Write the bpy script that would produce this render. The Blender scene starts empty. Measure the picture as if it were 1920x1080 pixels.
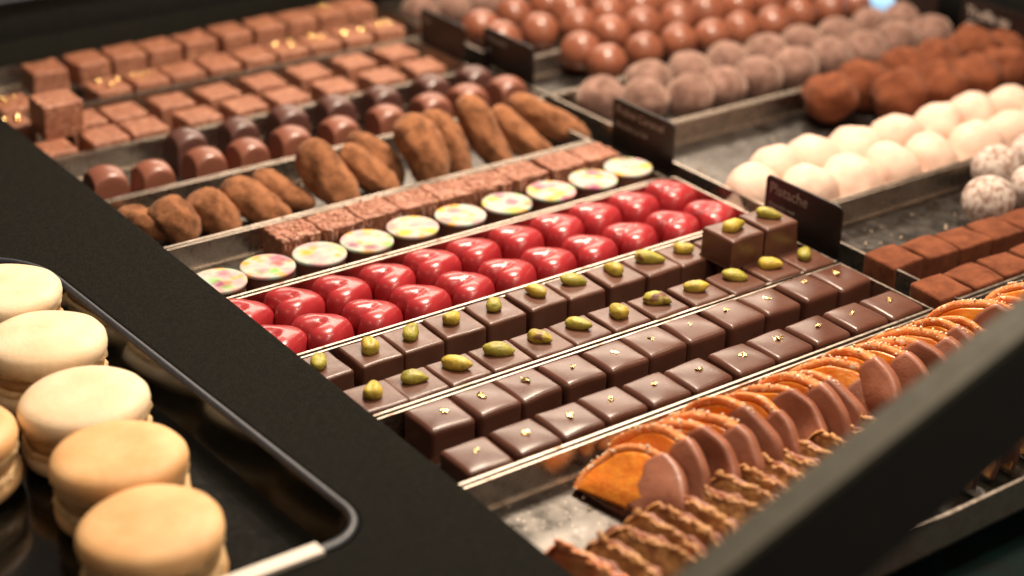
import bpy, math, random
from mathutils import Vector, Matrix, Euler, noise
R_ = math.radians
S = 0.025                      # one unit = the 25 mm side of a square praline
rnd = random.Random(7)
scn = bpy.context.scene
C = scn.collection

# ---------------------------------------------------------------- camera
cam_d = bpy.data.cameras.new('camera'); cam = bpy.data.objects.new('camera', cam_d); C.objects.link(cam)
cam_pos = Vector((-16.748, -25.165, 18.592)); yaw, pitch, roll = -0.63521, 0.45790, 0.02073
fwd = Vector((-math.sin(yaw)*math.cos(pitch), math.cos(yaw)*math.cos(pitch), -math.sin(pitch)))
rgt = Vector((math.cos(yaw), math.sin(yaw), 0)); up = rgt.cross(fwd)
r2 = math.cos(roll)*rgt + math.sin(roll)*up; u2 = -math.sin(roll)*rgt + math.cos(roll)*up
m = Matrix((r2, u2, -fwd)).transposed().to_4x4(); m.translation = cam_pos*S
cam.matrix_world = m
cam_d.lens = 59.59; cam_d.sensor_width = 36; cam_d.clip_start = 0.02; cam_d.clip_end = 20
cam_d.dof.use_dof = True; cam_d.dof.focus_distance = 38.0*S; cam_d.dof.aperture_fstop = 4.1
scn.camera = cam
# ---------------------------------------------------------------- light
w = bpy.data.worlds.new('World'); scn.world = w; w.use_nodes = True
w.node_tree.nodes['Background'].inputs[0].default_value = (1.0, .78, .6, 1)
w.node_tree.nodes['Background'].inputs[1].default_value = 0.15
scn.view_settings.view_transform = 'Standard'; scn.view_settings.look = 'None'
scn.view_settings.exposure = 0.12; scn.view_settings.gamma = 1.0
def area(name, pos, target, sx, sy, watt, col):
    d = bpy.data.lights.new(name, 'AREA'); d.shape = 'RECTANGLE'; d.size = sx*S; d.size_y = sy*S
    d.energy = watt; d.color = col
    o = bpy.data.objects.new(name, d); C.objects.link(o)
    p = Vector(pos); t = Vector(target)
    o.matrix_world = Matrix.Translation(p*S) @ (t-p).to_track_quat('-Z', 'Y').to_matrix().to_4x4()
    return o
WARM = (1.0, .82, .64)
area('strip_lamp_front', (16, -10, 27), (6, 6, 0), 26, 1.6, 1.7, WARM)
area('ceiling_panel_lamp', (27, 36, 21), (7, 6, 0), 30, 9, 5.2, (1, .82, .64))
area('ceiling_lamp_overhead', (15, 12, 31), (7, 10, 0), 9, 9, 13.5, WARM)
area('spot_lamp_a', (8, -6, 24), (6, 6, 0), .7, .7, .55, (1, .88, .72))
area('spot_lamp_b', (9.6, -7, 24), (6, 6, 0), .7, .7, .55, (1, .88, .72))
area('spot_lamp_c', (1, -13, 17), (4, 4, 0), .7, .7, .3, (1, .88, .72))
area('macaron_lamp', (-9, 2, 14), (-7, 2, 1), 4, 4, .12, (1, .80, .56))

# ---------------------------------------------------------------- materials
def newmat(name):
    m = bpy.data.materials.new(name); m.use_nodes = True
    return m, m.node_tree, m.node_tree.nodes['Principled BSDF']
def coords(nt, rand=True):
    tc = nt.nodes.new('ShaderNodeTexCoord')
    mul = nt.nodes.new('ShaderNodeVectorMath'); mul.operation = 'SCALE'; mul.inputs['Scale'].default_value = 1/S
    nt.links.new(tc.outputs['Object'], mul.inputs[0])
    if not rand: return mul.outputs[0]
    oi = nt.nodes.new('ShaderNodeObjectInfo')
    k = nt.nodes.new('ShaderNodeMath'); k.operation = 'MULTIPLY'; k.inputs[1].default_value = 57.0
    nt.links.new(oi.outputs['Random'], k.inputs[0])
    ad = nt.nodes.new('ShaderNodeVectorMath'); ad.operation = 'ADD'
    nt.links.new(mul.outputs[0], ad.inputs[0]); nt.links.new(k.outputs[0], ad.inputs[1])
    return ad.outputs[0]
def noise_n(nt, vec, scale, detail=4, rough=.6):
    n = nt.nodes.new('ShaderNodeTexNoise'); n.inputs['Scale'].default_value = scale
    n.inputs['Detail'].default_value = detail; n.inputs['Roughness'].default_value = rough
    nt.links.new(vec, n.inputs['Vector']); return n.outputs['Fac']
def ramp(nt, fac, stops):
    r = nt.nodes.new('ShaderNodeValToRGB'); e = r.color_ramp.elements
    while len(e) < len(stops): e.new(.5)
    for i, (p, c) in enumerate(stops):
        e[i].position = p; e[i].color = (*c, 1)
    nt.links.new(fac, r.inputs[0]); return r.outputs[0]
def mix(nt, fac, a, b, mode='MIX'):
    x = nt.nodes.new('ShaderNodeMix'); x.data_type = 'RGBA'; x.blend_type = mode
    for s, v in ((x.inputs[0], fac), (x.inputs[6], a), (x.inputs[7], b)):
        if hasattr(v, 'is_linked') or hasattr(v, 'links'): nt.links.new(v, s)
        elif isinstance(v, tuple): s.default_value = (*v, 1)
        else: s.default_value = v
    return x.outputs[2]
def bump(nt, bs, heights):
    prev = None
    for h, st, dist in heights:
        b = nt.nodes.new('ShaderNodeBump'); b.inputs['Strength'].default_value = st; b.inputs['Distance'].default_value = dist*S
        nt.links.new(h, b.inputs['Height'])
        if prev: nt.links.new(prev, b.inputs['Normal'])
        prev = b.outputs['Normal']
    nt.links.new(prev, bs.inputs['Normal'])
def stdmat(name, c1, c2, rough=.4, nscale=3, bscale=12, bstr=.3, bdist=.03, fine=0, metal=0, spec=.5, sss=0, coat=0, lo=.35, hi=.65, rvar=.08, speck=None):
    m, nt, bs = newmat(name); v = coords(nt)
    f = noise_n(nt, v, nscale, 5)
    col = ramp(nt, f, [(lo, c1), (hi, c2)])
    if speck:
        sc, th, scol = speck
        g = noise_n(nt, v, sc, 2, .5)
        gm = ramp(nt, g, [(th, (0, 0, 0)), (th+.06, (1, 1, 1))])
        col = mix(nt, gm, col, scol)
    nt.links.new(col, bs.inputs['Base Color'])
    mr = nt.nodes.new('ShaderNodeMapRange'); nt.links.new(noise_n(nt, v, nscale*2.3, 4), mr.inputs[0])
    mr.inputs[1].default_value = .3; mr.inputs[2].default_value = .7
    mr.inputs[3].default_value = max(.02, rough-rvar); mr.inputs[4].default_value = min(1, rough+rvar)
    nt.links.new(mr.outputs[0], bs.inputs['Roughness'])
    bs.inputs['Metallic'].default_value = metal; bs.inputs['Specular IOR Level'].default_value = spec
    if sss:
        bs.inputs['Subsurface Weight'].default_value = sss; bs.inputs['Subsurface Radius'].default_value = (1, .5, .25)
        bs.inputs['Subsurface Scale'].default_value = .12*S
    if coat:
        bs.inputs['Coat Weight'].default_value = coat; bs.inputs['Coat Roughness'].default_value = .06
    hs = [(noise_n(nt, v, bscale, 5), bstr, bdist)]
    if fine: hs.append((noise_n(nt, v, fine, 3), bstr, bdist*.4))
    bump(nt, bs, hs)
    return m
M = {}
M['dark'] = stdmat('dark_chocolate', (.088,.032,.019), (.125,.052,.032), .34, 1.2, 2.5, .12, .06, fine=26, spec=.55, rvar=.07, speck=(30,.74,(.30,.17,.12)))
M['dark2'] = stdmat('smooth_dark_chocolate', (.086,.030,.018), (.115,.044,.027), .30, .9, 1.6, .08, .06, spec=.55, rvar=.04)
M['milk'] = stdmat('milk_chocolate', (.24,.085,.045), (.33,.125,.07), .42, 1.5, 9, .25, .03, fine=35)
M['milkgrain'] = stdmat('grainy_milk_chocolate', (.24,.085,.044), (.42,.165,.09), .36, 5, 11, .9, .06, fine=36, spec=.6, speck=(9,.60,(.66,.36,.22)))
M['dome'] = stdmat('satin_milk_chocolate', (.20,.072,.045), (.25,.09,.055), .34, 1.2, 3, .1, .04, spec=.55)
M['domed'] = stdmat('satin_dark_chocolate', (.085,.034,.026), (.11,.046,.036), .36, 1.2, 3, .1, .04, spec=.6)
M['ball'] = stdmat('glossy_milk_chocolate', (.20,.066,.036), (.27,.09,.048), .30, 1.2, 4, .12, .05, spec=.55)
M['cocoa'] = stdmat('cocoa_powder_dusted', (.11,.042,.018), (.33,.138,.062), .95, 2.6, 9, .8, .06, fine=45, spec=.1, lo=.3, hi=.6)
M['cocoa2'] = stdmat('dark_cocoa_powder', (.125,.038,.018), (.225,.072,.033), .95, 2.2, 10, .7, .05, fine=50, spec=.1)
M['dusty'] = stdmat('sugar_dusted_chocolate', (.12,.058,.042), (.29,.17,.135), .85, 2.6, 12, .5, .04, fine=50, spec=.2)
M['snow'] = stdmat('icing_sugar_dusted', (.30,.19,.15), (.60,.50,.44), .9, 5, 14, .6, .04, fine=50, spec=.2, lo=.4, hi=.55)
M['white'] = stdmat('white_chocolate', (.66,.45,.345), (.75,.54,.43), .75, 2.2, 6, .4, .05, fine=30, sss=.12)
M['slab'] = stdmat('crisp_milk_chocolate', (.26,.095,.05), (.36,.14,.078), .36, 3, 12, .4, .05, fine=40, speck=(7,.60,(.50,.27,.17)))
for k_, w_ in (('dusty', .4), ('cocoa', .15), ('cocoa2', .06)):
    M[k_].node_tree.nodes['Principled BSDF'].inputs['Sheen Weight'].default_value = w_
    M[k_].node_tree.nodes['Principled BSDF'].inputs['Sheen Tint'].default_value = (1, .75, .6, 1)
M['pist'] = stdmat('pistachio_kernel', (.26,.20,.022), (.56,.41,.055), .42, 3, 6, .55, .05, fine=22, spec=.5, lo=.3, hi=.62, speck=(2.2,.66,(.16,.06,.02)))
M['pistg'] = stdmat('green_pistachio_kernel', (.19,.17,.018), (.42,.36,.05), .42, 3, 6, .6, .05, fine=22, spec=.5, lo=.3, hi=.62, speck=(2.4,.64,(.15,.055,.02)))
M['gold'] = stdmat('gold_leaf', (.95,.62,.22), (1.0,.78,.40), .22, 8, 20, .6, .02, metal=1)
M['red'] = stdmat('red_coloured_cocoa_butter', (.31,.017,.022), (.38,.026,.030), .30, 2, 1.4, .12, .05, fine=26, spec=.45, coat=.22, sss=.05, rvar=.03)
M['bodyc'] = stdmat('disc_body_chocolate', (.13,.048,.03), (.18,.07,.045), .4, 1.2, 6, .2, .04)
M['steel'] = stdmat('brushed_steel', (.55,.49,.43), (.68,.61,.54), .30, 3, 6, .06, .02, metal=1, rvar=.07)
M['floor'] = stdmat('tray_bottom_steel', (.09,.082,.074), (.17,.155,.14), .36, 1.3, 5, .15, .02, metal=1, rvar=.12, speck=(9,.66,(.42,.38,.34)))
M['rim'] = stdmat('polished_steel_rim', (.46,.39,.32), (.60,.51,.43), .36, 3, 8, .12, .02, metal=1, speck=(2.4,.63,(.30,.20,.14)))
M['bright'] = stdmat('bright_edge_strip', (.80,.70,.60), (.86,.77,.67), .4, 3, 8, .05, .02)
M['redsteel'] = stdmat('steel_reflecting_wall', (.62,.52,.47), (.72,.62,.56), .22, 3, 6, .05, .02, metal=1, rvar=.04)
M['black'] = stdmat('black_grained_laminate', (.004,.0038,.0024), (.011,.010,.0063), .9, 12, 30, .8, .05, fine=90, spec=.12, speck=(70,.70,(.045,.040,.030)))
M['gloss'] = stdmat('black_gloss_acrylic', (.004,.004,.003), (.008,.008,.006), .12, 3, 4, .04, .02, spec=.5, rvar=.04)
M['lip'] = stdmat('blue_grey_lip', (.014,.016,.023), (.024,.027,.038), .45, 3, 6, .1, .02, spec=.6)
M['blackmat'] = stdmat('matt_black', (.008,.008,.007), (.014,.013,.011), .75, 4, 20, .3, .02, spec=.25)
M['sign'] = stdmat('price_card_black', (.008,.004,.003), (.012,.006,.005), .42, 3, 10, .05, .01)
M['ink'] = stdmat('card_lettering', (.22,.16,.14), (.34,.26,.22), .6, 8, 10, .05, .01)
M['ink2'] = stdmat('pale_card_lettering', (.50,.40,.34), (.62,.50,.43), .6, 8, 10, .05, .01)
M['peel'] = stdmat('candied_orange_peel', (.72,.19,.03), (.86,.33,.085), .36, 5, 9, .8, .06, fine=30, spec=.55, sss=.2, lo=.35, hi=.7, speck=(7,.60,(.92,.66,.44)))
M['flesh'] = stdmat('candied_orange_flesh', (.80,.19,.014), (.92,.34,.035), .24, 2.5, 5, .5, .06, fine=14, spec=.55, sss=.35, coat=.3)
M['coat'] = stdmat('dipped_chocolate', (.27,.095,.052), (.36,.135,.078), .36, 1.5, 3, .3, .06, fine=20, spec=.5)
M['caramel'] = stdmat('caramelised_nuts', (.34,.13,.045), (.72,.36,.12), .4, 5, 9, .7, .05, fine=25, spec=.5, sss=.1)
M['fruit'] = stdmat('candied_fruit', (.70,.14,.07), (.85,.40,.15), .3, 2.2, 6, .6, .05, sss=.2, spec=.5)
M['mac1'] = stdmat('cream_macaron_shell', (.74,.55,.34), (.84,.67,.46), .6, 1.3, 9, .35, .03, fine=34, sss=.2)
M['mac2'] = stdmat('caramel_macaron_shell', (.68,.37,.15), (.80,.49,.23), .6, 1.3, 9, .35, .03, fine=34, sss=.2)
M['macf'] = stdmat('macaron_foot', (.62,.40,.18), (.74,.50,.26), .8, 5, 10, .9, .08, fine=30)
M['fill'] = stdmat('macaron_filling', (.40,.22,.09), (.52,.30,.13), .5, 3, 8, .3, .03)
M['beam'] = stdmat('olive_black_frame', (.036,.033,.019), (.048,.043,.026), .75, 2, 20, .2, .02, spec=.4)  # light on the beam's top face is put into this olive colour
M['beamd'] = stdmat('black_frame_side', (.010,.010,.010), (.013,.013,.012), .6, 2, 20, .2, .02, spec=.3)  # darker copy: shade on the beam's side is put into the colour
M['crumb'] = stdmat('crumbs', (.50,.33,.20), (.75,.6,.45), .8, 4, 10, .3, .02)
M['sugar'] = stdmat('sugar_crystal', (.85,.62,.42), (.92,.76,.60), .3, 4, 10, .3, .02, sss=.3)
def counter_reflection():
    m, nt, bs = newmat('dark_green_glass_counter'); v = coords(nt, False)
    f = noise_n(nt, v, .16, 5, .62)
    nt.links.new(ramp(nt, f, [(.44, (.010,.008,.006)), (.54, (.008,.030,.026)), (.64, (.018,.012,.009))]), bs.inputs['Base Color'])  # teal patches are a reflection painted into the black counter
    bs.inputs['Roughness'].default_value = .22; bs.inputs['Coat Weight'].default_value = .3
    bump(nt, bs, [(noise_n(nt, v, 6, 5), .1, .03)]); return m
M['counter'] = counter_reflection()
def flowers():
    m, nt, bs = newmat('flower_printed_white_chocolate'); v = coords(nt)
    base = ramp(nt, noise_n(nt, v, 1.6, 3), [(.40, (.46,.45,.39)), (.5, (.49,.37,.35)), (.58, (.38,.47,.39))])
    col = base
    for i, (c, sc, r0) in enumerate([((.22,.47,.09), 1.7, .38), ((.66,.26,.28), 1.6, .46), ((.66,.40,.01), 1.7, .44), ((.66,.30,.01), 2.3, .38), ((.26,.05,.12), 1.4, .38)]):
        off = nt.nodes.new('ShaderNodeVectorMath'); off.operation = 'ADD'; off.inputs[1].default_value = (i*7.3+.4, i*3.1, i*5.7)
        nt.links.new(v, off.inputs[0])
        wob = nt.nodes.new('ShaderNodeTexNoise'); wob.inputs['Scale'].default_value = 6; wob.inputs['Detail'].default_value = 3
        nt.links.new(off.outputs[0], wob.inputs['Vector'])
        wa = nt.nodes.new('ShaderNodeVectorMath'); wa.operation = 'MULTIPLY_ADD'
        wa.inputs[1].default_value = (.3, .3, .3); nt.links.new(wob.outputs['Color'], wa.inputs[0]); nt.links.new(off.outputs[0], wa.inputs[2])
        fl = nt.nodes.new('ShaderNodeVectorMath'); fl.operation = 'MULTIPLY'; fl.inputs[1].default_value = (1, 1, .0); nt.links.new(wa.outputs[0], fl.inputs[0])
        vo = nt.nodes.new('ShaderNodeTexVoronoi'); vo.inputs['Scale'].default_value = sc; nt.links.new(fl.outputs[0], vo.inputs['Vector'])
        fac = ramp(nt, vo.outputs['Distance'], [(r0*.25, (.95,)*3), (r0, (0, 0, 0))])
        col = mix(nt, fac, col, c)
    off = nt.nodes.new('ShaderNodeVectorMath'); off.operation = 'MULTIPLY'; off.inputs[1].default_value = (1, 1, 0); nt.links.new(v, off.inputs[0])
    vo = nt.nodes.new('ShaderNodeTexVoronoi'); vo.inputs['Scale'].default_value = 2.2; nt.links.new(off.outputs[0], vo.inputs['Vector'])
    col = mix(nt, ramp(nt, vo.outputs['Distance'], [(.05, (1,)*3), (.075, (0, 0, 0))]), col, (.10, .04, .04))
    nt.links.new(col, bs.inputs['Base Color']); bs.inputs['Roughness'].default_value = .6; bs.inputs['Specular IOR Level'].default_value = .2
    bump(nt, bs, [(noise_n(nt, v, 8, 4), .1, .03)]); return m
M['flower'] = flowers()
def glowmat():
    m, nt, bs = newmat('pale_blue_lamp_glass'); bs.inputs['Base Color'].default_value = (.4,.7,.95,1)
    bs.inputs['Emission Color'].default_value = (.36,.66,.95,1); bs.inputs['Emission Strength'].default_value = .9; return m
M['bluelamp'] = glowmat()

# ---------------------------------------------------------------- mesh helpers
def mesh(name, verts, faces, mat, smooth=True, angle=None):
    me = bpy.data.meshes.new(name)
    me.from_pydata([(v[0]*S, v[1]*S, v[2]*S) for v in verts], [], faces)
    me.materials.append(M[mat]); me.polygons.foreach_set('use_smooth', [smooth]*len(me.polygons))
    me.update()
    if angle and smooth: me.set_sharp_from_angle(angle=R_(angle))
    return me
def nz(p, f, s=0): return noise.noise(Vector((p[0]*f+s*13.7, p[1]*f+s*3.3, p[2]*f-s*7.1)))
def rbox(a, b, h, bev, puff=0., seed=0, wob=0., flare=0., mid=6, bb=None):
    """rounded block, base on z=0"""
    hx, hy, hz = a/2, b/2, h/2
    def ax(half):
        inner = half-bev; l = [-half, -half+.22*bev, -half+.5*bev, -half+.78*bev]
        l += [-inner + 2*inner*i/mid for i in range(mid+1)]
        return l + [half-.78*bev, half-.5*bev, half-.22*bev, half]
    X, Y, Z = ax(hx), ax(hy), ax(hz); idx = {}; V = []; F = []
    def vid(x, y, z):
        k = (round(x, 5), round(y, 5), round(z, 5))
        if k in idx: return idx[k]
        q = Vector((max(-hx+bev, min(hx-bev, x)), max(-hy+bev, min(hy-bev, y)), max(-hz+bev, min(hz-bev, z))))
        d = Vector((x, y, z))-q
        p = q + d.normalized()*bev if d.length > 1e-9 else Vector((x, y, z))
        if z < -hz+bev:                       # the base stays square and flares into a small foot
            p.x = x if abs(x) < hx else p.x; p.z = z
            p.x, p.y = (q.x+(d.x if True else 0)*.96, q.y+d.y*.96)
        if p.z > 0: p.z += puff*(1-(p.x/hx)**2)*(1-(p.y/hy)**2)
        if flare:
            t = max(0, 1-(p.z+hz)/(.16*h)); s_ = 1+flare*t*t; p.x *= s_; p.y *= s_
        if wob:
            n = nz(p, 1.3, seed)*wob; n2 = nz(p, 1.1, seed+5)*wob
            p += Vector((n, n2, nz(p, 1.5, seed+9)*wob if p.z > 0 else 0))
        idx[k] = len(V); V.append((p.x, p.y, p.z+hz)); return idx[k]
    def grid(A, B, f, flip):
        for i in range(len(A)-1):
            for j in range(len(B)-1):
                q = [f(A[i], B[j]), f(A[i+1], B[j]), f(A[i+1], B[j+1]), f(A[i], B[j+1])]
                F.append(q[::-1] if flip else q)
    grid(X, Y, lambda x, y: vid(x, y, hz), False); grid(X, Y, lambda x, y: vid(x, y, -hz), True)
    grid(X, Z, lambda x, z: vid(x, -hy, z), False); grid(X, Z, lambda x, z: vid(x, hy, z), True)
    grid(Y, Z, lambda y, z: vid(hx, y, z), False); grid(Y, Z, lambda y, z: vid(-hx, y, z), True)
    return V, F
def ball(rx, ry, rz, fn=None, nu=28, nv=18, base=False):
    V = [(0, 0, -rz)]; F = []
    for j in range(1, nv):
        ph = math.pi*j/nv - math.pi/2
        for i in range(nu):
            th = 2*math.pi*i/nu
            V.append((rx*math.cos(ph)*math.cos(th), ry*math.cos(ph)*math.sin(th), rz*math.sin(ph)))
    V.append((0, 0, rz)); n = len(V)-1
    for i in range(nu): F.append((0, 1+(i+1) % nu, 1+i))
    for j in range(nv-2):
        for i in range(nu):
            a = 1+j*nu+i; b = 1+j*nu+(i+1) % nu; F.append((a, b, b+nu, a+nu))
    o = 1+(nv-2)*nu
    for i in range(nu): F.append((o+i, o+(i+1) % nu, n))
    if fn: V = [fn(Vector(v)) for v in V]
    return V, F
def lathe(prof, nu=40, fn=None):
    V = []; F = []
    for r, z in prof:
        for i in range(nu):
            t = 2*math.pi*i/nu; V.append((r*math.cos(t), r*math.sin(t), z))
    for j in range(len(prof)-1):
        for i in range(nu):
            a = j*nu+i; b = j*nu+(i+1) % nu; F.append((a, b, b+nu, a+nu))
    F.append(tuple(range(nu))[::-1]); o = (len(prof)-1)*nu; F.append(tuple(o+i for i in range(nu)))
    if fn: V = [tuple(fn(Vector(v))) for v in V]
    return V, F
def slabm(outline, t, bev, n=3, fn=None, rings_=False):
    """outline of (y,z) points turned into a plate with rounded edges, thickness along x"""
    N = len(outline); cy = sum(p[0] for p in outline)/N; cz = sum(p[1] for p in outline)/N
    nor = []
    for i in range(N):
        a = outline[i-1]; b = outline[(i+1) % N]; d = (b[0]-a[0], b[1]-a[1]); L = math.hypot(*d) or 1
        nor.append((d[1]/L, -d[0]/L))
    area_ = sum(outline[i-1][0]*outline[i][1]-outline[i][0]*outline[i-1][1] for i in range(N))
    if area_ < 0: nor = [(-a, -b) for a, b in nor]
    prof = []
    for k in range(n+1):
        a = math.pi/2*k/n; prof.append((-t/2+bev*(1-math.cos(a)), -bev*(1-math.sin(a))))
    for k in range(n, -1, -1):
        a = math.pi/2*k/n; prof.append((t/2-bev*(1-math.cos(a)), -bev*(1-math.sin(a))))
    V = []; F = []
    for x, off in prof:
        for i in range(N):
            V.append((x, outline[i][0]+nor[i][0]*off, outline[i][1]+nor[i][1]*off))
    for j in range(len(prof)-1):
        for i in range(N):
            a = j*N+i; b = j*N+(i+1) % N; F.append((a, a+N, b+N, b) if area_ > 0 else (a, b, b+N, a+N))
    o = (len(prof)-1)*N
    flip = area_ > 0
    if rings_:
        for st, far in ((0, False), (o, True)):
            prev = st
            for g in (.8, .55, .3):
                cur = len(V)
                for i in range(N):
                    v = V[st+i]; V.append((v[0], cy+(v[1]-cy)*g, cz+(v[2]-cz)*g))
                for i in range(N):
                    q = (prev+i, prev+(i+1) % N, cur+(i+1) % N, cur+i); F.append(q if (far == flip) else q[::-1])
                prev = cur
            V.append((V[st][0], cy, cz))
            for i in range(N):
                q = (prev+i, prev+(i+1) % N, len(V)-1); F.append(q if (far == flip) else q[::-1])
    else:
        F.append(tuple(range(N))[::-1] if flip else tuple(range(N))); F.append(tuple(o+i for i in range(N)) if flip else tuple(o+i for i in range(N))[::-1])
    if fn: V = [tuple(fn(Vector(v))) for v in V]
    return V, F
def joinm(parts):
    V = []; F = []
    for v, f in parts:
        o = len(V); V += [tuple(p) for p in v]; F += [tuple(i+o for i in q) for q in f]
    return V, F
def box(x0, x1, y0, y1, z0, z1):
    V = [(x, y, z) for z in (z0, z1) for y in (y0, y1) for x in (x0, x1)]
    return V, [(0, 2, 3, 1), (4, 5, 7, 6), (0, 1, 5, 4), (1, 3, 7, 5), (3, 2, 6, 7), (2, 0, 4, 6)]
# ---------------------------------------------------------------- object helpers
def obj(name, me, parent=None, loc=(0, 0, 0), rot=(0, 0, 0), scale=1):
    o = bpy.data.objects.new(name, me); C.objects.link(o); o.parent = parent
    o.location = Vector(loc)*S; o.rotation_euler = rot
    o.scale = (scale,)*3 if not isinstance(scale, tuple) else scale
    return o
def thing(name, label, cat, loc=(0, 0, 0), rot=(0, 0, 0), group=None, me=None, scale=1):
    o = obj(name, me, None, loc, rot, scale); o['label'] = label; o['category'] = cat
    if group: o['group'] = group
    return o
ORD = 'zeroth first second third fourth fifth sixth seventh eighth ninth tenth eleventh twelfth thirteenth fourteenth fifteenth sixteenth seventeenth eighteenth nineteenth twentieth'.split()
def nth(i, n):
    if i == 1: return 'leftmost'
    if i == n: return 'rightmost'
    return ORD[i]+' from the left'
def jr(a): return rnd.uniform(-a, a)

# ================================================================ SETTING
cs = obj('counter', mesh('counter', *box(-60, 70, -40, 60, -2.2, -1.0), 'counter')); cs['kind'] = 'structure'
bk = thing('back_panel', 'matt black upright panel closing the display behind the milk chocolate squares', 'panel')
V, F = box(-30, 13.4, 26.6, 27.2, -1, 6.5); obj('board', mesh('board', V, F, 'blackmat'), bk)
V, F = box(-30, 13.4, 26.2, 26.597, -1, 1.35); obj('ledge', mesh('ledge', V, F, 'black'), bk)
V, F = box(-30, 13.4, 26.35, 26.597, 2.6, 2.72); obj('moulding', mesh('moulding', V, F, 'lip'), bk)
bk2 = thing('side_panel', 'black upright panel beyond the round truffles at the top right corner', 'panel')
V, F = box(30.2, 30.9, -4, 40, -1, 6); obj('board', mesh('board2', V, F, 'blackmat'), bk2)
bk3 = thing('rear_panel', 'black panel standing behind the heap of round truffles', 'panel')
V, F = box(13.6, 30.1, 26.0, 26.6, -1, 5); obj('board', mesh('board3', V, F, 'blackmat'), bk3)

# divider between the macaron well and the chocolate trays (well cut out with rounded corner)
def divider():
    t = thing('divider_bar', 'broad black grained bar separating the macarons from the chocolate trays', 'display frame')
    # top sheet with rounded well outline: build outline as grid-free polygon ring
    x1 = -1.48; xw = -4.12; yw = -3.45; rc = 1.05
    outer = [(x1, 26.0), (x1, -16), (-22, -16)]
    well = [(-22, yw)]
    for k in range(9):
        a = -math.pi/2 + (math.pi/2)*k/8; well.append((xw-rc+rc*math.cos(a), yw+rc+rc*math.sin(a)))
    r2_ = 2.4; yt = 12.0
    for k in range(11):
        a = math.pi/2*k/10; well.append((xw-r2_+r2_*math.cos(a), yt-r2_+r2_*math.sin(a)))
    well.append((-22, yt))
    well = [(x+(7.9-y)*.054 if x > -21 else x, y) for x, y in well]
    ol = outer + well + [(-22, 26.0)]
    ol = [(x1, 26.0), (-22, 26.0)] + well[::-1] + [(-22, -16), (x1, -16)]
    N = len(ol); b = .05
    V = [(x, y, 1.2) for x, y in ol] + [(x, y, -1.0) for x, y in ol]
    F = [tuple(range(N))] + [(i, i+N, (i+1) % N+N, (i+1) % N) for i in range(N)]
    me = mesh('divider', V, F, 'black', smooth=False)
    body = obj('frame_body', me, t)
    md = body.modifiers.new('soft_edge', 'BEVEL'); md.width = .07*S; md.segments = 3; md.limit_method = 'ANGLE'
    return well
well = divider()
# macaron tray: floor, wall, lip
mt = thing('macaron_tray', 'glossy black sunken tray with rounded corner holding the macarons', 'tray')
inner = [(x-(.03 if x > -22 else 0), y) for x, y in well]
N = len(inner)
def inset(pts, d):
    out = []
    for i, p in enumerate(pts):
        a = pts[max(0, i-1)]; b = pts[min(len(pts)-1, i+1)]; t_ = (b[0]-a[0], b[1]-a[1]); L = math.hypot(*t_)
        out.append((p[0]-t_[1]/L*d, p[1]+t_[0]/L*d))
    return out
w0, w1, w2 = inset(well, .02), inset(well, .20), inset(well, .42)
obj('tray_floor', mesh('mt_floor', [(x, y, .30) for x, y in w2], [tuple(range(N))], 'gloss', smooth=False), mt)
Vw = [(x, y, 1.16) for x, y in w1] + [(x, y, .30) for x, y in w2]
obj('tray_wall', mesh('mt_wall', Vw, [(i, i+1, i+1+N, i+N) for i in range(N-1)], 'gloss'), mt)
Vl = [(x, y, 1.204) for x, y in w0] + [(x, y, 1.26) for x, y in inset(well, .06)] + [(x, y, 1.26) for x, y in inset(well, .17)] + [(x, y, 1.16) for x, y in w1]
obj('lip', mesh('mt_lip', Vl, [(i+k*N, i+1+k*N, i+1+(k+1)*N, i+(k+1)*N) for k in range(3) for i in range(N-1)], 'lip'), mt)
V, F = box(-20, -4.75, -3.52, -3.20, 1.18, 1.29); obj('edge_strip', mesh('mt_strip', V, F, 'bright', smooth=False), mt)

# near frame beam (lower right)
def beam():
    t = thing('case_frame_beam', 'blurred black case frame beam crossing the lower right corner', 'display frame')
    A = [Vector(p) for p in ((-3.36, -11.34, 5.02), (-4.15, -12.18, 5.21), (-4.52, -12.74, 3.84))]
    B = [Vector(p) for p in ((3.34, -11.73, 7.94), (2.32, -12.54, 7.88), (1.98, -13.05, 6.60))]
    def ext(a, b, s): return a+(b-a)*s
    A2 = [ext(a, b, -1.2) for a, b in zip(A, B)]; B2 = [ext(a, b, 2.0) for a, b in zip(A, B)]
    a4 = A2[0]+(A2[2]-A2[1])*.9; b4 = B2[0]+(B2[2]-B2[1])*.9
    P = [A2[0], A2[1], A2[2], a4, B2[0], B2[1], B2[2], b4]
    V = [tuple(p) for p in P]
    F = [(1, 5, 6, 2), (2, 6, 7, 3), (3, 7, 4, 0), (0, 1, 2, 3), (7, 6, 5, 4)]
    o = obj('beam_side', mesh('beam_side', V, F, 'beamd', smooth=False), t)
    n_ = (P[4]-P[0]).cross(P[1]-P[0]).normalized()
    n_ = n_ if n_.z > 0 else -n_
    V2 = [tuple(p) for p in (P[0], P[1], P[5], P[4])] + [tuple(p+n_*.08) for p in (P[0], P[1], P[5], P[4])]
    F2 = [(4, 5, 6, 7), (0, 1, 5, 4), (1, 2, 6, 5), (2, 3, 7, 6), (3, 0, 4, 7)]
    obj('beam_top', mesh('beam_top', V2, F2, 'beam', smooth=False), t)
beam()

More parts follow.
